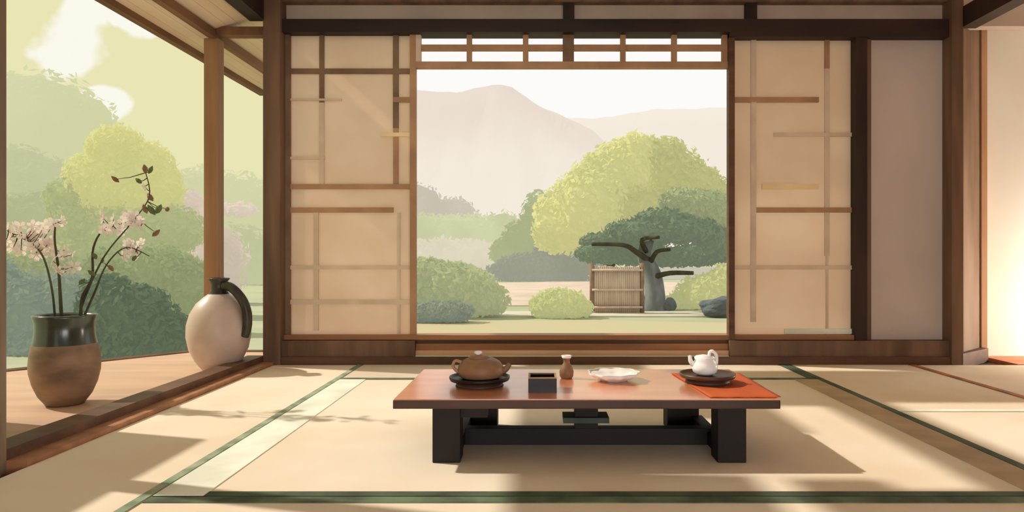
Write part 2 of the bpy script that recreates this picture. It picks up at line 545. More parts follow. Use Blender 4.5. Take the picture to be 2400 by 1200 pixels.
struct('veranda_post', bm, mat('honey veranda post', (166, 124, 88), (146, 106, 74), 0.7, 3, (3, 3, .3)))

# ------------------------------------------------------------------ low table
TX0, TX1, TY0, TY1, TZ = -0.62, 1.04, 2.92, 3.70, 0.287
tb = thing('low_table', 'low dark-legged wooden table with a glossy reddish top on the tatami', 'table', (0.23, 3.36, -0.004))
bm = bmesh.new(); box(bm, TX0 + .004, TX1 - .004, TY0 + .004, TY1 - .004, TZ - 0.006, TZ, 0.002)
obj('tabletop', bm, M_table, tb)['label'] = 'glossy reddish tabletop'
bm = bmesh.new(); box(bm, TX0, TX1, TY0, TY1, TZ - 0.042, TZ - 0.005, 0.006)
obj('tabletop_edge', bm, M_tedge, tb)
for x0, x1, y0, y1 in ((-0.46, -0.338, 2.98, 3.10), (0.787, 0.912, 2.98, 3.10), (-0.345, -0.21, 3.55, 3.67), (0.675, 0.84, 3.55, 3.67)):
    bm = bmesh.new(); box(bm, x0, x1, y0, y1, -0.0035, TZ - 0.04, 0.006)
    obj('leg', bm, M_tleg, tb)
bm = bmesh.new()
box(bm, -0.345, 0.86, 3.22, 3.29, 0.008, 0.085, 0.005)
obj('stretcher', bm, M_tleg, tb)
for a0, a1 in ((-0.40, -0.345), (0.80, 0.855)):
    obj('side_rail', boxes((a0, a1, 3.09, 3.56, 0.012, 0.07)), M_tleg, tb)
obj('apron', boxes((-0.34, 0.79, 3.56, 3.60, 0.19, 0.244)), M_tleg, tb)
obj('apron', boxes((-0.34, -0.22, 3.0, 3.06, 0.19, 0.244)), M_tleg, tb)
bm = bmesh.new()
box(bm, 0.175, 0.285, 3.215, 3.295, 0.084, 0.244, 0.004)
obj('center_strut', bm, M_tleg, tb)
obj('strut_collar', boxes((0.12, 0.335, 3.19, 3.32, 0.118, 0.143)), mat('dark green lacquer', (64, 76, 62), (48, 52, 44), 0.5), tb)

# ---- things on the table
M_tray = mat('black-brown lacquer', (34, 23, 18), (26, 18, 13), 0.4, 3)
M_pot = mat('brown clay', (150, 108, 76), (112, 88, 66), 0.5, 7, (1, 1, 1), 0.1)
M_white = mat('white glaze', (250, 246, 240), (238, 230, 222), 0.35, 5)


def footed_tray(label, cx, cy, r, m, group=None):
    t = thing('footed_tray', label, 'tray', (cx, cy, TZ), 'footed trays on the low table')
    bm = bmesh.new()
    lathe(bm, [(r * 0.62, 0.022), (r * 0.97, 0.026), (r, 0.034), (r, 0.044), (r * 0.96, 0.044), (r * 0.93, 0.034), (0.001, 0.033)], 40, (cx, cy, TZ))
    obj('tray_plate', bm, m, t, True)
    bm = bmesh.new()
    lathe(bm, [(r * 0.80, 0.0), (r * 0.76, 0.012), (r * 0.66, 0.023), (0.001, 0.024)], 40, (cx, cy, TZ))
    obj('foot', bm, M_tedge, t, True)
    return t


t1x, t1y = -0.275, 3.24
footed_tray('dark round footed tray under the brown teapot', t1x, t1y, 0.143, M_tray)
bx_, by_, bz_ = t1x + 0.005, t1y, TZ + 0.034
t = thing('teapot', 'squat brown clay teapot on the dark round tray', 'teapot', (bx_, by_, bz_))
bm = bmesh.new()
lathe(bm, [(0.080, 0.0), (0.102, 0.012), (0.110, 0.034), (0.106, 0.058), (0.090, 0.080), (0.066, 0.093), (0.048, 0.097), (0.001, 0.098)], 40, (bx_, by_, bz_))
obj('body', bm, M_pot, t, True)
bm = bmesh.new()
lathe(bm, [(0.05, 0.095), (0.05, 0.101), (0.03, 0.108), (0.012, 0.111), (0.001, 0.111)], 28, (bx_ - .008, by_, bz_))
lid = obj('lid', bm, M_pot, t, True)
bm = bmesh.new()
lathe(bm, [(0.010, 0.109), (0.011, 0.113), (0.020, 0.118), (0.017, 0.127), (0.001, 0.130)], 16, (bx_ - .012, by_, bz_))
obj('lid_knob', bm, M_white, lid, True)['label'] = 'lid knob in highlight white'  # white colour stands in for a highlight on the teapot
bm = bmesh.new()
tube(bm, smooth_path([(bx_ + .09, by_, bz_ + .03), (bx_ + .118, by_, bz_ + .042), (bx_ + .138, by_, bz_ + .066)]), [.02 - .0008 * i for i in range(13)], 10)
obj('spout', bm, M_pot, t, True)
bm = bmesh.new()
tube(bm, smooth_path([(bx_ - .088, by_ - .02, bz_ + .078), (bx_ - .118, by_ - .02, bz_ + .084), (bx_ - .128, by_ - .02, bz_ + .058), (bx_ - .104, by_ - .02, bz_ + .03)]), 0.008, 8)
obj('handle', bm, M_kmid, t, True)

cx, cy = 0.022, 3.13
t = thing('wooden_cup', 'dark square wooden cup near the front edge of the table', 'cup', (cx, cy, TZ))
bm = bmesh.new()
h, hw, th = 0.062, 0.064, 0.009
box(bm, cx - hw, cx + hw, cy - hw, cy + hw, TZ, TZ + 0.01)
for b in ((cx - hw, cx + hw, cy - hw, cy - hw + th), (cx - hw, cx + hw, cy + hw - th, cy + hw), (cx - hw, cx - hw + th, cy - hw + th, cy + hw - th), (cx + hw - th, cx + hw, cy - hw + th, cy + hw - th)):
    box(bm, *b, TZ + 0.01, TZ + h)
obj('cup_body', bm, M_tray, t)
bm = bmesh.new()
for b in ((cx - hw, cx + hw, cy - hw, cy - hw + th), (cx - hw, cx + hw, cy + hw - th, cy + hw), (cx - hw, cx - hw + th, cy - hw + th, cy + hw - th), (cx + hw - th, cx + hw, cy - hw + th, cy + hw - th)):
    box(bm, *b, TZ + h, TZ + h + .005)
obj('rim', bm, M_kmid, t)['label'] = 'paler brown rim'

cx, cy = 0.145, 3.42
t = thing('sake_flask', 'small brown flask with a pale rim standing behind the square cup', 'flask', (cx, cy, TZ))
bm = bmesh.new()
lathe(bm, [(0.026, 0), (0.034, 0.012), (0.036, 0.035), (0.028, 0.06), (0.017, 0.076), (0.015, 0.09), (0.022, 0.104)], 28, (cx, cy, TZ))
obj('body', bm, M_pot, t, True)
bm = bmesh.new()
lathe(bm, [(0.0225, 0.103), (0.026, 0.115), (0.022, 0.116), (0.012, 0.100), (0.001, 0.099)], 28, (cx, cy, TZ), close_bottom=False)
obj('lip', bm, M_white, t, True)['label'] = 'pale lip'

cx, cy = 0.375, 3.36
t = thing('lobed_plate', 'white lobed plate in the middle of the table', 'plate', (cx, cy, TZ))
bm = bmesh.new()
lathe(bm, [(0.06, 0.0), (0.07, 0.008), (0.10, 0.02), (0.126, 0.038), (0.122, 0.042), (0.095, 0.026), (0.06, 0.016), (0.001, 0.014)], 72, (cx, cy, TZ), 9, 0.05)
obj('plate_body', bm, M_white, t, True)
bm = bmesh.new()
lathe(bm, [(0.124, 0.0405), (0.126, 0.044), (0.121, 0.0445), (0.119, 0.0405)], 72, (cx, cy, TZ), 9, 0.05, False)
obj('rim', bm, mat('cream rim glaze', (222, 214, 190), (240, 232, 222), .35), t, True)

# rust cloth, tray and white pot on it
M_mat = mat('rust orange cloth', (198, 96, 48), (182, 82, 40), 0.85, 3)
bm = bmesh.new()
nx, ny = 16, 14
grid = [[bm.verts.new((0.745 + 0.305 * i / nx - 0.05 * (1 - i / nx) * (j / ny), 2.945 + 0.60 * j / ny, TZ + 0.0055 + 0.0008 * math.sin(i * 1.3 + j * .7))) for j in range(ny + 1)] for i in range(nx + 1)]
for i in range(nx):
    for j in range(ny):
        bm.faces.new((grid[i][j], grid[i + 1][j], grid[i + 1][j + 1], grid[i][j + 1]))
mo = obj('table_cloth', bm, M_mat, None, True)
tag(mo, 'rust-orange cloth mat under the tray with the white pot', 'cloth')
md = mo.modifiers.new('thick', 'SOLIDIFY'); md.thickness = 0.003; md.offset = -1

t2x, t2y = 0.815, 3.28
t = footed_tray('brown round footed tray under the white pot', t2x, t2y, 0.132, mat('brown lacquer', (92, 64, 46), (74, 50, 36), 0.4, 3))
for o in [t]:
    o.location.z += 0.0075
wx, wy, wz = t2x - 0.012, t2y, TZ + 0.0425
t = thing('creamer_pot', 'small white glazed pot with an upright handle on the brown tray', 'pot', (wx, wy, wz))
bm = bmesh.new()
lathe(bm, [(0.035, 0.0), (0.055, 0.014), (0.062, 0.034), (0.056, 0.055), (0.046, 0.072), (0.05, 0.084), (0.046, 0.085), (0.04, 0.07), (0.001, 0.065)], 36, (wx, wy, wz))
obj('body', bm, M_white, t, True)
bm = bmesh.new()
tube(bm, smooth_path([(wx - .045, wy, wz + .045), (wx - .066, wy, wz + .062), (wx - .072, wy, wz + .092)]), [.015 - .0006 * i for i in range(13)], 10)
obj('spout', bm, M_white, t, True)
bm = bmesh.new()
tube(bm, smooth_path([(wx + .02, wy, wz + .08), (wx + .024, wy, wz + .108), (wx + .040, wy, wz + .112), (wx + .056, wy, wz + .09), (wx + .056, wy, wz + .05)]), .008, 8)
obj('handle', bm, M_white, t, True)
bm = bmesh.new()
lathe(bm, [(0.044, 0.078), (0.040, 0.09), (0.015, 0.096), (0.001, 0.096)], 24, (wx - .004, wy, wz))
obj('lid', bm, M_white, t, True)

# ------------------------------------------------------------------ pots on the veranda
px_, py_ = -2.885, 4.17
t = thing('flower_pot', 'brown stoneware pot with a dark green collar holding blossom branches on the veranda', 'pot', (px_, py_, -0.004))
bm = bmesh.new()
lathe(bm, [(0.10, 0.0), (0.106, 0.012), (0.14, 0.06), (0.168, 0.13), (0.184, 0.20), (0.187, 0.25), (0.182, 0.31), (0.172, 0.36), (0.166, 0.375)], 48, (px_, py_, -0.004))
obj('pot_body', bm, mat('brown stoneware', (156, 126, 98), (114, 92, 72), 0.55, 4, (1, 1, 2), 0.15), t, True)['label'] = 'brown lower body'
bm = bmesh.new()
lathe(bm, [(0.168, 0.37), (0.160, 0.41), (0.156, 0.46), (0.157, 0.50), (0.166, 0.53), (0.169, 0.545), (0.158, 0.548), (0.146, 0.53), (0.144, 0.40), (0.001, 0.38)], 48, (px_, py_, -0.004), close_bottom=False)
obj('collar', bm, mat('dark green glaze', (66, 76, 62), (46, 48, 40), 0.22, 5, (1, 1, 1), 0.0, 0.7), t, True)['label'] = 'dark green glazed collar'

vx, vy = -2.53, 5.42
t = thing('vase', 'pale round-bellied vase with a dark neck and handle by the corner post', 'vase', (vx, vy, -0.004))
bm = bmesh.new()
lathe(bm, [(0.115, 0.0), (0.125, 0.012), (0.175, 0.08), (0.218, 0.17), (0.238, 0.27), (0.236, 0.36), (0.212, 0.45), (0.165, 0.53), (0.11, 0.58), (0.075, 0.605)], 48, (vx, vy, -0.004))
obj('vase_body', bm, mat('pale stoneware', (202, 180, 166), (178, 156, 140), 0.4, 3, (1, 1, 1), 0.1), t, True)['label'] = 'pale body'
bm = bmesh.new()
lathe(bm, [(0.08, 0.60), (0.062, 0.63), (0.056, 0.67), (0.064, 0.70), (0.082, 0.725), (0.076, 0.73), (0.05, 0.69), (0.001, 0.66)], 32, (vx, vy, -0.004), close_bottom=False)
M_dg = mat('dark green-brown glaze', (66, 66, 52), (48, 36, 30), 0.35, 6)
obj('neck', bm, M_dg, t, True)['label'] = 'dark glazed neck'
bm = bmesh.new()
tube(bm, smooth_path([(vx + .05, vy - .03, .665), (vx + .11, vy - .04, .655), (vx + .175, vy - .05, .60), (vx + .225, vy - .06, .53), (vx + .25, vy - .06, .44), (vx + .248, vy - .06, .34), (vx + .225, vy - .06, .27)]), 0.036, 12)
obj('handle', bm, M_dg, t, True)['label'] = 'dark strap handle'

# ---- blossom branches
M_twig = mat('green-brown twig', (84, 88, 66), (70, 60, 46), 0.8)
M_bloss = leaf_mat('blossom petals', (250, 240, 232), (240, 226, 216), 0.0, 9, 0.3)
M_bud = mat('brown buds', (150, 112, 88), (120, 90, 70), 0.8)
M_lf = leaf_mat('twig leaves', (140, 150, 100), (110, 128, 88), 0.0, 6)


def blossom_mesh():
    bm = bmesh.new()
    for k in range(5):
        a = 2 * math.pi * k / 5
        ca, sa = math.cos(a), math.sin(a)
        pts = [(0.1, 0, 0), (0.55, 0.34, 0.12), (0.95, 0.25, 0.28), (1.0, 0, 0.26), (0.95, -0.25, 0.28), (0.55, -0.34, 0.12)]
        bm.faces.new([bm.verts.new((x * ca - y * sa, x * sa + y * ca, z)) for x, y, z in pts])
    lathe(bm, [(0.14, -0.05), (0.14, 0.1), (0.001, 0.14)], 6)
    me = bpy.data.meshes.new('blossom')
    bm.to_mesh(me); bm.free()
    me.materials.append(M_bloss)
    return me


BM = blossom_mesh()


def bud_mesh(m, nm):
    bm = bmesh.new()
    lathe(bm, [(0.02, -1.0), (0.4, -0.4), (0.45, 0.1), (0.2, 0.7), (0.001, 1.0)], 7)
    me = bpy.data.meshes.new(nm)
    bm.to_mesh(me); bm.free()
    me.materials.append(m)
    return me


BUD, LEAF = bud_mesh(M_bud, 'bud'), bud_mesh(M_lf, 'leaf')
random.seed(5)
CY = 4.17


def branch(label, path, spots, dy=0.0, buds=(), leaves=(), r=0.008):
    base = Vector((path[0][0], CY + dy * 0.3, path[0][2])) if False else P(path[0][0], path[0][1], CY)
    t = thing('blossom_branch', label, 'branch', P(*path[0][:2], CY), 'blossom branches in the flower pot')
    pts = [P(px, py, CY + dy * i / (len(path) - 1)) for i, (px, py) in enumerate(path)]
    sp_ = smooth_path(pts, 5)
    bm = bmesh.new()
    tube(bm, sp_, [r * (1 - 0.65 * i / len(sp_)) for i in range(len(sp_))], 6)
    marks = [(s, 'b') for s in spots] + [(s, 'u') for s in buds] + [(s, 'l') for s in leaves]
    places = []
    for (px, py, size), k in marks:
        q = P(px, py, CY + dy * 0.9 + random.uniform(-.05, .05))
        n = min(sp_, key=lambda v: (v - q).length)
        tube(bm, [n, (n + q) / 2 + Vector((0, 0, -0.008)), q], [.003, .0025, .0015], 5)
        places.append((q, size, k))
    obj('twig', bm, M_twig, t, True)
    for q, size, k in places:
        nm, me = {'b': ('blossom', BM), 'u': ('bud', BUD), 'l': ('leaf', LEAF)}[k]
        o = bpy.data.objects.new(nm, me)
        C.objects.link(o)
        o.parent = t
        o.matrix_parent_inverse = Matrix.Translation(t.location).inverted()
        o.location = q
        o.scale = (size,) * 3
        o.rotation_euler = (math.pi / 2 + random.uniform(-.6, .6), random.uniform(-.6, .6), random.uniform(-3, 3)) if k == 'b' else (random.uniform(-1, 1), random.uniform(-1, 1), 0)
    return t


def scat(x0, x1, y0, y1, n, s0=.028, s1=.042):
    return [(random.uniform(x0, x1), random.uniform(y0, y1), random.uniform(s0, s1)) for _ in range(n)]


branch('upright blossom branch at the middle of the pot', [(145, 765), (141, 690), (137, 630), (128, 560), (132, 512)],
       scat(122, 176, 585, 640, 10) + scat(118, 146, 508, 525, 3), 0.0, r=.011)
branch('drooping branch thick with blossom reaching out past the end post', [(130, 765), (122, 680), (100, 600), (60, 560), (20, 545)],
       scat(12, 118, 525, 598, 40, .03, .045), 0.1)
branch('branch with a flat blossom spray above the pot', [(190, 765), (192, 700), (216, 650), (219, 580), (250, 535), (335, 515)],
       scat(228, 335, 502, 545, 22), -0.05, leaves=((222, 600, .03), (215, 640, .03), (192, 660, .03)), r=.010)
branch('branch with a small blossom cluster leaning towards the veranda post', [(188, 765), (200, 735), (222, 685), (250, 620), (295, 580), (350, 600)],
       scat(284, 352, 566, 610, 11), 0.05, buds=((260, 628, .03), (240, 610, .02)), leaves=((315, 605, .03),))
branch('tall bare branch with brown buds rising above the other branches', [(180, 765), (198, 700), (245, 600), (310, 520), (350, 460), (339, 396)],
       scat(330, 352, 415, 440, 2, .02, .03), 0.0,
       buds=((340, 396, .035), (352, 462, .035), (340, 490, .035), (392, 490, .03), (366, 546, .035), (270, 420, .03)),
       leaves=((355, 492, .04), (372, 490, .04), (353, 398, .03), (325, 424, .03)), r=.007)

# ------------------------------------------------------------------ garden
GZ = -0.35
M_lawn = mat('pale lawn', (160, 168, 138), (174, 176, 148), 0.95, 0.9, (1, 1.6, 1), 0, 0.1)
M_lawn_sun = mat('sun-patched lawn', (176, 176, 142), (188, 170, 142), 0.95, 1.6, (1, 2, 1), 0, 0.1)  # peach tone paints sunlit patches into the lawn colour
bm = boxes((-160, 160, 6.0, 420, GZ - 0.2, GZ), (-160, -2.4, -30, 6.0, GZ - 0.2, GZ))
struct('garden_ground', bm, M_lawn)
bm = bmesh.new()
prism(bm, [(-2.2, 9.6), (3.9, 9.4), (4.6, 12.4), (1.0, 13.2), (-2.4, 12.8)], GZ - 0.01, GZ + 0.015)
struct('lawn_sun_patch', bm, M_lawn_sun)
bm = bmesh.new()
prism(bm, [(-4, 13.9), (8, 13.9), (8, 15.1), (-4, 15.1)], GZ - 0.01, GZ + 0.03)
struct('garden_path', bm, mat('pale stone path', (202, 196, 180), (192, 184, 168), 0.9, 2))
bm = bmesh.new()
prism(bm, [(-3, 17), (9, 17), (9, 31), (2, 34), (-3, 30)], GZ - 0.01, GZ + 0.02)
struct('sand_bed', bm, mat('pale raked sand', (204, 186, 172), (190, 172, 158), 0.9, 1))
bm = bmesh.new()
prism(bm, [(-40, 36), (60, 36), (60, 75), (-40, 75)], GZ - 0.01, GZ + 0.01)
struct('pond', bm, mat('grey pond water', (130, 132, 120), (142, 140, 128), 0.35, 0.3, (0.2, 2, 1), 0, 0.3))


def foliage(bm, blobs, n, size, seed, flat=0.0):
    """leaf diamonds over ellipsoid clumps, with a dented core in each clump"""
    rnd = random.Random(seed)
    tot = sum(b[3] * b[3] + b[3] * b[4] for b in blobs)
    for (cx, cy, cz, rx, rz, ry) in [(b[0], b[1], b[2], b[3], b[4], b[5] if len(b) > 5 else b[3] * 0.8) for b in blobs]:
        core = bmesh.ops.create_icosphere(bm, subdivisions=3, radius=1.0)['verts']
        for v in core:
            k = 0.86 + 0.16 * mnoise.noise(v.co * 2.3 + Vector((cx, cy, cz)))
            v.co = Vector((cx + v.co.x * rx * k, cy + v.co.y * ry * k, cz + v.co.z * rz * k))
        for _ in range(int(n * (rx * rx + rx * rz) / tot)):
            d = Vector((rnd.gauss(0, 1), rnd.gauss(0, 1), rnd.gauss(0, 1))).normalized()
            k = rnd.uniform(0.84, 1.07) + 0.10 * mnoise.noise(d * 2.6 + Vector((cx, cy, cz)))
            p = Vector((cx + d.x * rx * k, cy + d.y * ry * k, cz + d.z * rz * k))
            nn = (d + Vector((rnd.gauss(0, .5), rnd.gauss(0, .5), rnd.gauss(0, .5)))).normalized()
            a = nn.cross(Vector((rnd.gauss(0, 1), rnd.gauss(0, 1), rnd.gauss(0, 1)))).normalized()
            b = nn.cross(a)
            s = size * rnd.uniform(0.6, 1.3)
            vs = [bm.verts.new(p + q) for q in (a * s, b * s * .5, -a * s, -b * s * .5)]
            bm.faces.new(vs)


def fol(name, blobs, n, size, seed, m, parent=None):
    bm = bmesh.new()
    foliage(bm, blobs, n, size, seed)
    me = bpy.data.meshes.new(name)
    bm.to_mesh(me); bm.free()
    me.materials.append(m)
    o = bpy.data.objects.new(name, me)
    C.objects.link(o)
    if parent:
        o.parent = parent
        o.matrix_parent_inverse = Matrix.Translation(parent.location).inverted()
    return o


def pb(Y, *items):
    """ellipsoids measured in the photograph at depth Y: (px, py, rx_px, rz_px[, dY])"""
    out = []
    for it in items:
        px, py, rx, rz = it[:4]
        yy = Y + (it[4] if len(it) > 4 else 0)
        p = P(px, py, yy)
        out.append((p.x, p.y, p.z, rx / FP * yy, rz / FP * yy, (0.55 if Y < 30 else 0.3) * rx / FP * yy))
    return out


def tree(name, label, Y, px, crown_sets, trunk, m_trunk, n, size, seed, group=None):
    base = P(px, HY, Y); base.z = GZ
    t = thing(name, label, 'tree', base, group)
    for i, (items, m, share) in enumerate(crown_sets):
        fol('crown', pb(Y, *items), int(n * share), size, seed + i, m, t)
    if trunk:
        bm = bmesh.new()
        pts = [Vector((base.x, base.y, GZ - .05))] + [P(a, b, Y) for a, b in trunk[0]]
        sp_ = smooth_path(pts, 4)
        tube(bm, sp_, [trunk[1] * (1 - .55 * i / len(sp_)) for i in range(len(sp_))], 10)
        obj('trunk', bm, m_trunk, t, True)
    return t


def shrub(name, label, Y, items, m, n, size, seed, group=None):
    its = pb(Y, *items)
    o = fol(name, its, n, size, seed, m)
    return tag(o, label, 'shrub', group)


M_bark = mat('slate grey bark', (134, 138, 142), (108, 112, 114), 0.9, 6, (1, 1, .4))
M_bark2 = mat('dark bark', (84, 78, 62), (62, 58, 48), 0.9, 6)

# centre: yellow-green tree, dark pine before it
L_yel = leaf_mat('yellow green leaves', (218, 216, 144), (208, 208, 136), 0.34,0.5, glow_col=(244, 242, 195))
L_yel2 = leaf_mat('olive leaves', (204, 204, 136), (193, 195, 129), 0.3,0.5, glow_col=(235, 233, 186))
L_pine = leaf_mat('dark pine needles', (119, 136, 102), (104, 121, 91), 0.3,0.8, 0.15, glow_col=(165, 176, 153))
L_pine2 = leaf_mat('mid pine needles', (165, 176, 125), (153, 165, 119), 0.3,0.8, 0.2, glow_col=(209, 213, 175))
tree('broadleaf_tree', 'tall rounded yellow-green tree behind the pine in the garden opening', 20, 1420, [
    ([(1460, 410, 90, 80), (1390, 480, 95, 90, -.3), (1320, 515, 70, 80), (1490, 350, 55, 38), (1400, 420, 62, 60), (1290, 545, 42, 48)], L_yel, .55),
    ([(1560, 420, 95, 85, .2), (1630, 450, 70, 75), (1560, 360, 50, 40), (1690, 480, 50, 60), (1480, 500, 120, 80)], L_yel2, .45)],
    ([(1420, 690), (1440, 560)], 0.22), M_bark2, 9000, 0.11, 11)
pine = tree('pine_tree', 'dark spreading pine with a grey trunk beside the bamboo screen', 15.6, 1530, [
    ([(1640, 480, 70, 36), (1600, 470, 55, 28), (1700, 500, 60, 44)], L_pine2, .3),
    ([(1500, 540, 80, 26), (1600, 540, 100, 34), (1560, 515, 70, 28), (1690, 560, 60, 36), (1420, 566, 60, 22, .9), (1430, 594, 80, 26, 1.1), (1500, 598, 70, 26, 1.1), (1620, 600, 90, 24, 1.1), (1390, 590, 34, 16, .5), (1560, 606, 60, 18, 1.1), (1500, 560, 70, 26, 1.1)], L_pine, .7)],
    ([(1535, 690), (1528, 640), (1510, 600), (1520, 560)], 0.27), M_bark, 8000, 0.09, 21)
bm = bmesh.new()
for pts, r in (([(1520, 610), (1490, 590), (1460, 574), (1387, 572)], .07), ([(1515, 590), (1505, 562), (1545, 556)], .06), ([(1525, 615), (1540, 590), (1570, 585)], .06), ([(1530, 650), (1570, 640), (1625, 640)], .07)):
    s_ = smooth_path([P(a, b, 15.5 - 0.5 * k / (len(pts) - 1)) for k, (a, b) in enumerate(pts)], 4)
    tube(bm, s_, [r * (1 - .4 * i / len(s_)) for i in range(len(s_))], 8)
obj('branches', bm, M_bark2, pine, True)

# bamboo screen
sx0, sx1 = P(1387, 0, 14.7).x, P(1505, 0, 14.7).x
szt = P(0, 622, 14.7).z
t = thing('bamboo_screen', 'pinkish bamboo screen panel standing beside the pine trunk', 'screen', ((sx0 + sx1) / 2, 14.7, GZ))
M_bam = mat('weathered bamboo', (210, 190, 176), (194, 172, 158), 0.8, 4, (3, 3, .5))
bm = bmesh.new()
n = 22
for i in range(n):
    x = sx0 + .05 + (sx1 - sx0 - .1) * (i + .5) / n
    tube(bm, [(x, 14.7, GZ), (x, 14.7, szt - random.uniform(0, .04))], (sx1 - sx0) / n * .55, 7)
obj('canes', bm, M_bam, t, True)
for x in (sx0, sx1):
    bm = bmesh.new(); tube(bm, [(x, 14.7, GZ - .05), (x, 14.7, szt + .05)], 0.05, 8)
    obj('post', bm, mat('screen post', (150, 124, 104), (130, 106, 88), .8), t, True)
for z in (szt - .1, (szt + GZ) / 2, GZ + .15):
    bm = bmesh.new(); tube(bm, [(sx0, 14.63, z), (sx1, 14.63, z)], 0.025, 7)
    obj('rail', bm, M_bam, t, True)

# shrubs in the opening
L_mid = leaf_mat('mid green leaves', (184, 191, 138), (170, 180, 129), 0.3,0.6, glow_col=(216, 220, 184))
L_lime = leaf_mat('lime leaves', (214, 214, 146), (201, 206, 140), 0.3,0.7, glow_col=(235, 235, 190))
L_dusk = leaf_mat('grey green leaves', (151, 161, 134), (138, 148, 123), 0.3,0.7, glow_col=(176, 185, 171))
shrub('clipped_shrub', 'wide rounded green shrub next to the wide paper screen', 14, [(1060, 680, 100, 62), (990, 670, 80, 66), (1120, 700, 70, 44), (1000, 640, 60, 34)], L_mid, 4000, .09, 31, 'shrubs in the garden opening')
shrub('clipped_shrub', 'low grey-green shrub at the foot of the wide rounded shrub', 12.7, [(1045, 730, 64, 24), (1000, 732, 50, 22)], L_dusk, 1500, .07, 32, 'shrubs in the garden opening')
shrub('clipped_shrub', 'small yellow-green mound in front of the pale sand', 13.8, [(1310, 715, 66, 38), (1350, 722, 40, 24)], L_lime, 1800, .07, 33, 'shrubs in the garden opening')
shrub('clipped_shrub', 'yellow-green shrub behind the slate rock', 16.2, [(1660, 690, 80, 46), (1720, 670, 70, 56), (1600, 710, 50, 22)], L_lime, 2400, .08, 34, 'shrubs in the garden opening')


def rock(label, px, py, rx, rz, Y, seed):
    bm = bmesh.new()
    p = P(px, py, Y)
    for v in bmesh.ops.create_icosphere(bm, subdivisions=4, radius=1.0)['verts']:
        k = 1 + 0.25 * mnoise.noise(v.co * 1.4 + Vector((seed, 0, 0))) + .08 * mnoise.noise(v.co * 4)
        v.co = Vector((p.x + v.co.x * rx / FP * Y * k, p.y + v.co.y * rx / FP * Y * .7 * k, p.z + max(-.6, v.co.z) * rz / FP * Y * k))
    o = obj('garden_rock', bm, mat('slate rock %d' % seed, (104, 110, 116), (86, 92, 98), 0.9, 3), None)
    tag(o, label, 'rock')


rock('slate-grey rock on the lawn against the edge of the garden opening', 1690, 722, 52, 26, 14, 3)
rock('small grey rock at the foot of the pine trunk', 1570, 716, 14, 18, 14.6, 8)

# far trees and hedge over the pond
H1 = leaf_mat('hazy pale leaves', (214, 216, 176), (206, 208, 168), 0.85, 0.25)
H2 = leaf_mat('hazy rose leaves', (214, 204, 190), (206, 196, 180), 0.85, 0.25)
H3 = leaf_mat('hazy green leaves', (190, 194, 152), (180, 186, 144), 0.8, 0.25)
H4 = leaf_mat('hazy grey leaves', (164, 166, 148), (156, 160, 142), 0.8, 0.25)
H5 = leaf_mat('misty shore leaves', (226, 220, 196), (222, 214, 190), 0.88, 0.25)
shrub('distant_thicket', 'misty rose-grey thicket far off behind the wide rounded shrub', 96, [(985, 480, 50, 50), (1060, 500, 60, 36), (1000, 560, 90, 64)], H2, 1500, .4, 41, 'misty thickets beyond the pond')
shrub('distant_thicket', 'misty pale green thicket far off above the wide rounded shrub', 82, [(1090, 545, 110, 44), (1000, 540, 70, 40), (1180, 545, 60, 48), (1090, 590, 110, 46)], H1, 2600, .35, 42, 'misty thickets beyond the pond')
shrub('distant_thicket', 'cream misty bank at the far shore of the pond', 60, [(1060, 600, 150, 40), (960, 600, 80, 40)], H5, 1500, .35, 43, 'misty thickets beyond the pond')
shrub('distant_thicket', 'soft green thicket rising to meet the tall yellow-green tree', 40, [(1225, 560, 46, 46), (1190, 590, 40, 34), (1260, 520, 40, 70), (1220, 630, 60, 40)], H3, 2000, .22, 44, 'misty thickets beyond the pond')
shrub('distant_thicket', 'grey-green hedge along the pond behind the bamboo screen', 34, [(1260, 620, 100, 28), (1360, 610, 90, 36), (1200, 632, 60, 16), (1300, 585, 50, 24), (1280, 650, 110, 20)], H4, 2400, .18, 45, 'misty thickets beyond the pond')


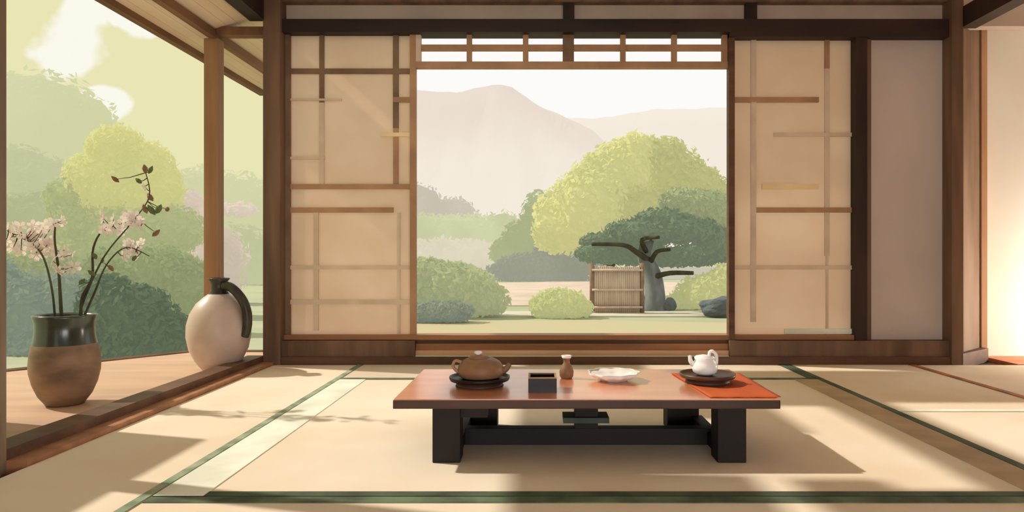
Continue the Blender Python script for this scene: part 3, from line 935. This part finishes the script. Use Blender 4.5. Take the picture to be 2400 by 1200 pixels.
# mountains
def ridge(name, prof, Y, base_py, top_rgb, low_rgb, py_top, py_low):
    m, nt, b, out = new_mat(name)
    N, L = nt.nodes, nt.links
    N.remove(b)
    geo = N.new('ShaderNodeNewGeometry')
    sp_ = N.new('ShaderNodeSeparateXYZ')
    L.new(geo.outputs['Position'], sp_.inputs[0])
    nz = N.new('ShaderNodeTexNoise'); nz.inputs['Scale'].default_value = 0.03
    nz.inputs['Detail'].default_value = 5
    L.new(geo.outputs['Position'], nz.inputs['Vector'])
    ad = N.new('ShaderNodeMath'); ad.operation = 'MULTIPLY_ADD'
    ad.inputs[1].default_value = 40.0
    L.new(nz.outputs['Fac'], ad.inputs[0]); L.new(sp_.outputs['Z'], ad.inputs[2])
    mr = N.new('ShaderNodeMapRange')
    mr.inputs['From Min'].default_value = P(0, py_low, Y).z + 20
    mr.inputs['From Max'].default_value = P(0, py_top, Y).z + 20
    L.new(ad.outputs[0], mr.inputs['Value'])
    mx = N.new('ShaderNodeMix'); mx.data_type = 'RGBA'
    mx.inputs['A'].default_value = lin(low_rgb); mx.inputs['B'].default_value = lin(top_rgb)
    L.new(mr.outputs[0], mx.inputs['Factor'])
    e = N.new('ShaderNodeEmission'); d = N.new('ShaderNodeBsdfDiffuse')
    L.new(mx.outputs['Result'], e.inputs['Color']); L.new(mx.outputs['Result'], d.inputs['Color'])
    ms = N.new('ShaderNodeMixShader'); ms.inputs[0].default_value = 0.94  # mostly emission; haze and its fade painted into the mountain colour
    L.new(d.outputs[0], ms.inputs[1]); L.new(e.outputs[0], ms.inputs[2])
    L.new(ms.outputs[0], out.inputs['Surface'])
    bm = bmesh.new()
    rows = []
    dens = []
    for (a, b_), (c, d_) in zip(prof, prof[1:]):
        for k in range(6):
            t_ = k / 6
            dens.append((a + (c - a) * t_, b_ + (d_ - b_) * t_ + 3.0 * mnoise.noise(Vector((a + k * 17, b_, Y * .01)))))
    dens.append(prof[-1])
    for px, py in dens:
        top = P(px, py, Y)
        col = []
        for j in range(9):
            f = j / 8
            z = GZ + (top.z - GZ) * f
            y = Y - (1 - f) ** 1.3 * Y * 0.28 + 6 * mnoise.noise(Vector((px * .02, f * 4, 0)))
            col.append(bm.verts.new((top.x * (y / Y if False else 1), y, z)))
        col.append(bm.verts.new((top.x, Y + Y * .15, GZ)))
        rows.append(col)
    for r0, r1 in zip(rows, rows[1:]):
        for j in range(9):
            bm.faces.new((r0[j], r1[j], r1[j + 1], r0[j + 1]))
    struct(name, bm, m, None, True)


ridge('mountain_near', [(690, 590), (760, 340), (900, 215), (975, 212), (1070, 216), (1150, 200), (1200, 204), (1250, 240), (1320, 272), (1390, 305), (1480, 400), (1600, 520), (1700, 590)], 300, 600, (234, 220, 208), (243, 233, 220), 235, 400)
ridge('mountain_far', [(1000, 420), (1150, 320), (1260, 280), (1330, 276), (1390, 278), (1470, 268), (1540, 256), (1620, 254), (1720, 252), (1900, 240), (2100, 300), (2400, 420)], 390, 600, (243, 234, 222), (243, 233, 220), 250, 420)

# ------------------------------------------------------------------ garden beside the veranda
G1 = leaf_mat('upper yellow leaves', (218, 216, 142), (206, 206, 134), 0.42,0.5, glow_col=(238, 235, 179))  # yellower leaves for the upper crown clumps
G2 = leaf_mat('soft green leaves', (191, 197, 142), (178, 187, 134), 0.42,0.6, glow_col=(205, 209, 166))
G3 = leaf_mat('deep green leaves', (110, 127, 95), (98, 114, 85), 0.36,0.8, .2, glow_col=(128, 143, 120))
G4 = leaf_mat('blue green leaves', (151, 163, 136), (138, 151, 125), 0.4,0.8, glow_col=(165, 176, 162))
G5 = leaf_mat('meadow green leaves', (170, 180, 127), (157, 167, 119), 0.38,0.8, glow_col=(183, 191, 151))
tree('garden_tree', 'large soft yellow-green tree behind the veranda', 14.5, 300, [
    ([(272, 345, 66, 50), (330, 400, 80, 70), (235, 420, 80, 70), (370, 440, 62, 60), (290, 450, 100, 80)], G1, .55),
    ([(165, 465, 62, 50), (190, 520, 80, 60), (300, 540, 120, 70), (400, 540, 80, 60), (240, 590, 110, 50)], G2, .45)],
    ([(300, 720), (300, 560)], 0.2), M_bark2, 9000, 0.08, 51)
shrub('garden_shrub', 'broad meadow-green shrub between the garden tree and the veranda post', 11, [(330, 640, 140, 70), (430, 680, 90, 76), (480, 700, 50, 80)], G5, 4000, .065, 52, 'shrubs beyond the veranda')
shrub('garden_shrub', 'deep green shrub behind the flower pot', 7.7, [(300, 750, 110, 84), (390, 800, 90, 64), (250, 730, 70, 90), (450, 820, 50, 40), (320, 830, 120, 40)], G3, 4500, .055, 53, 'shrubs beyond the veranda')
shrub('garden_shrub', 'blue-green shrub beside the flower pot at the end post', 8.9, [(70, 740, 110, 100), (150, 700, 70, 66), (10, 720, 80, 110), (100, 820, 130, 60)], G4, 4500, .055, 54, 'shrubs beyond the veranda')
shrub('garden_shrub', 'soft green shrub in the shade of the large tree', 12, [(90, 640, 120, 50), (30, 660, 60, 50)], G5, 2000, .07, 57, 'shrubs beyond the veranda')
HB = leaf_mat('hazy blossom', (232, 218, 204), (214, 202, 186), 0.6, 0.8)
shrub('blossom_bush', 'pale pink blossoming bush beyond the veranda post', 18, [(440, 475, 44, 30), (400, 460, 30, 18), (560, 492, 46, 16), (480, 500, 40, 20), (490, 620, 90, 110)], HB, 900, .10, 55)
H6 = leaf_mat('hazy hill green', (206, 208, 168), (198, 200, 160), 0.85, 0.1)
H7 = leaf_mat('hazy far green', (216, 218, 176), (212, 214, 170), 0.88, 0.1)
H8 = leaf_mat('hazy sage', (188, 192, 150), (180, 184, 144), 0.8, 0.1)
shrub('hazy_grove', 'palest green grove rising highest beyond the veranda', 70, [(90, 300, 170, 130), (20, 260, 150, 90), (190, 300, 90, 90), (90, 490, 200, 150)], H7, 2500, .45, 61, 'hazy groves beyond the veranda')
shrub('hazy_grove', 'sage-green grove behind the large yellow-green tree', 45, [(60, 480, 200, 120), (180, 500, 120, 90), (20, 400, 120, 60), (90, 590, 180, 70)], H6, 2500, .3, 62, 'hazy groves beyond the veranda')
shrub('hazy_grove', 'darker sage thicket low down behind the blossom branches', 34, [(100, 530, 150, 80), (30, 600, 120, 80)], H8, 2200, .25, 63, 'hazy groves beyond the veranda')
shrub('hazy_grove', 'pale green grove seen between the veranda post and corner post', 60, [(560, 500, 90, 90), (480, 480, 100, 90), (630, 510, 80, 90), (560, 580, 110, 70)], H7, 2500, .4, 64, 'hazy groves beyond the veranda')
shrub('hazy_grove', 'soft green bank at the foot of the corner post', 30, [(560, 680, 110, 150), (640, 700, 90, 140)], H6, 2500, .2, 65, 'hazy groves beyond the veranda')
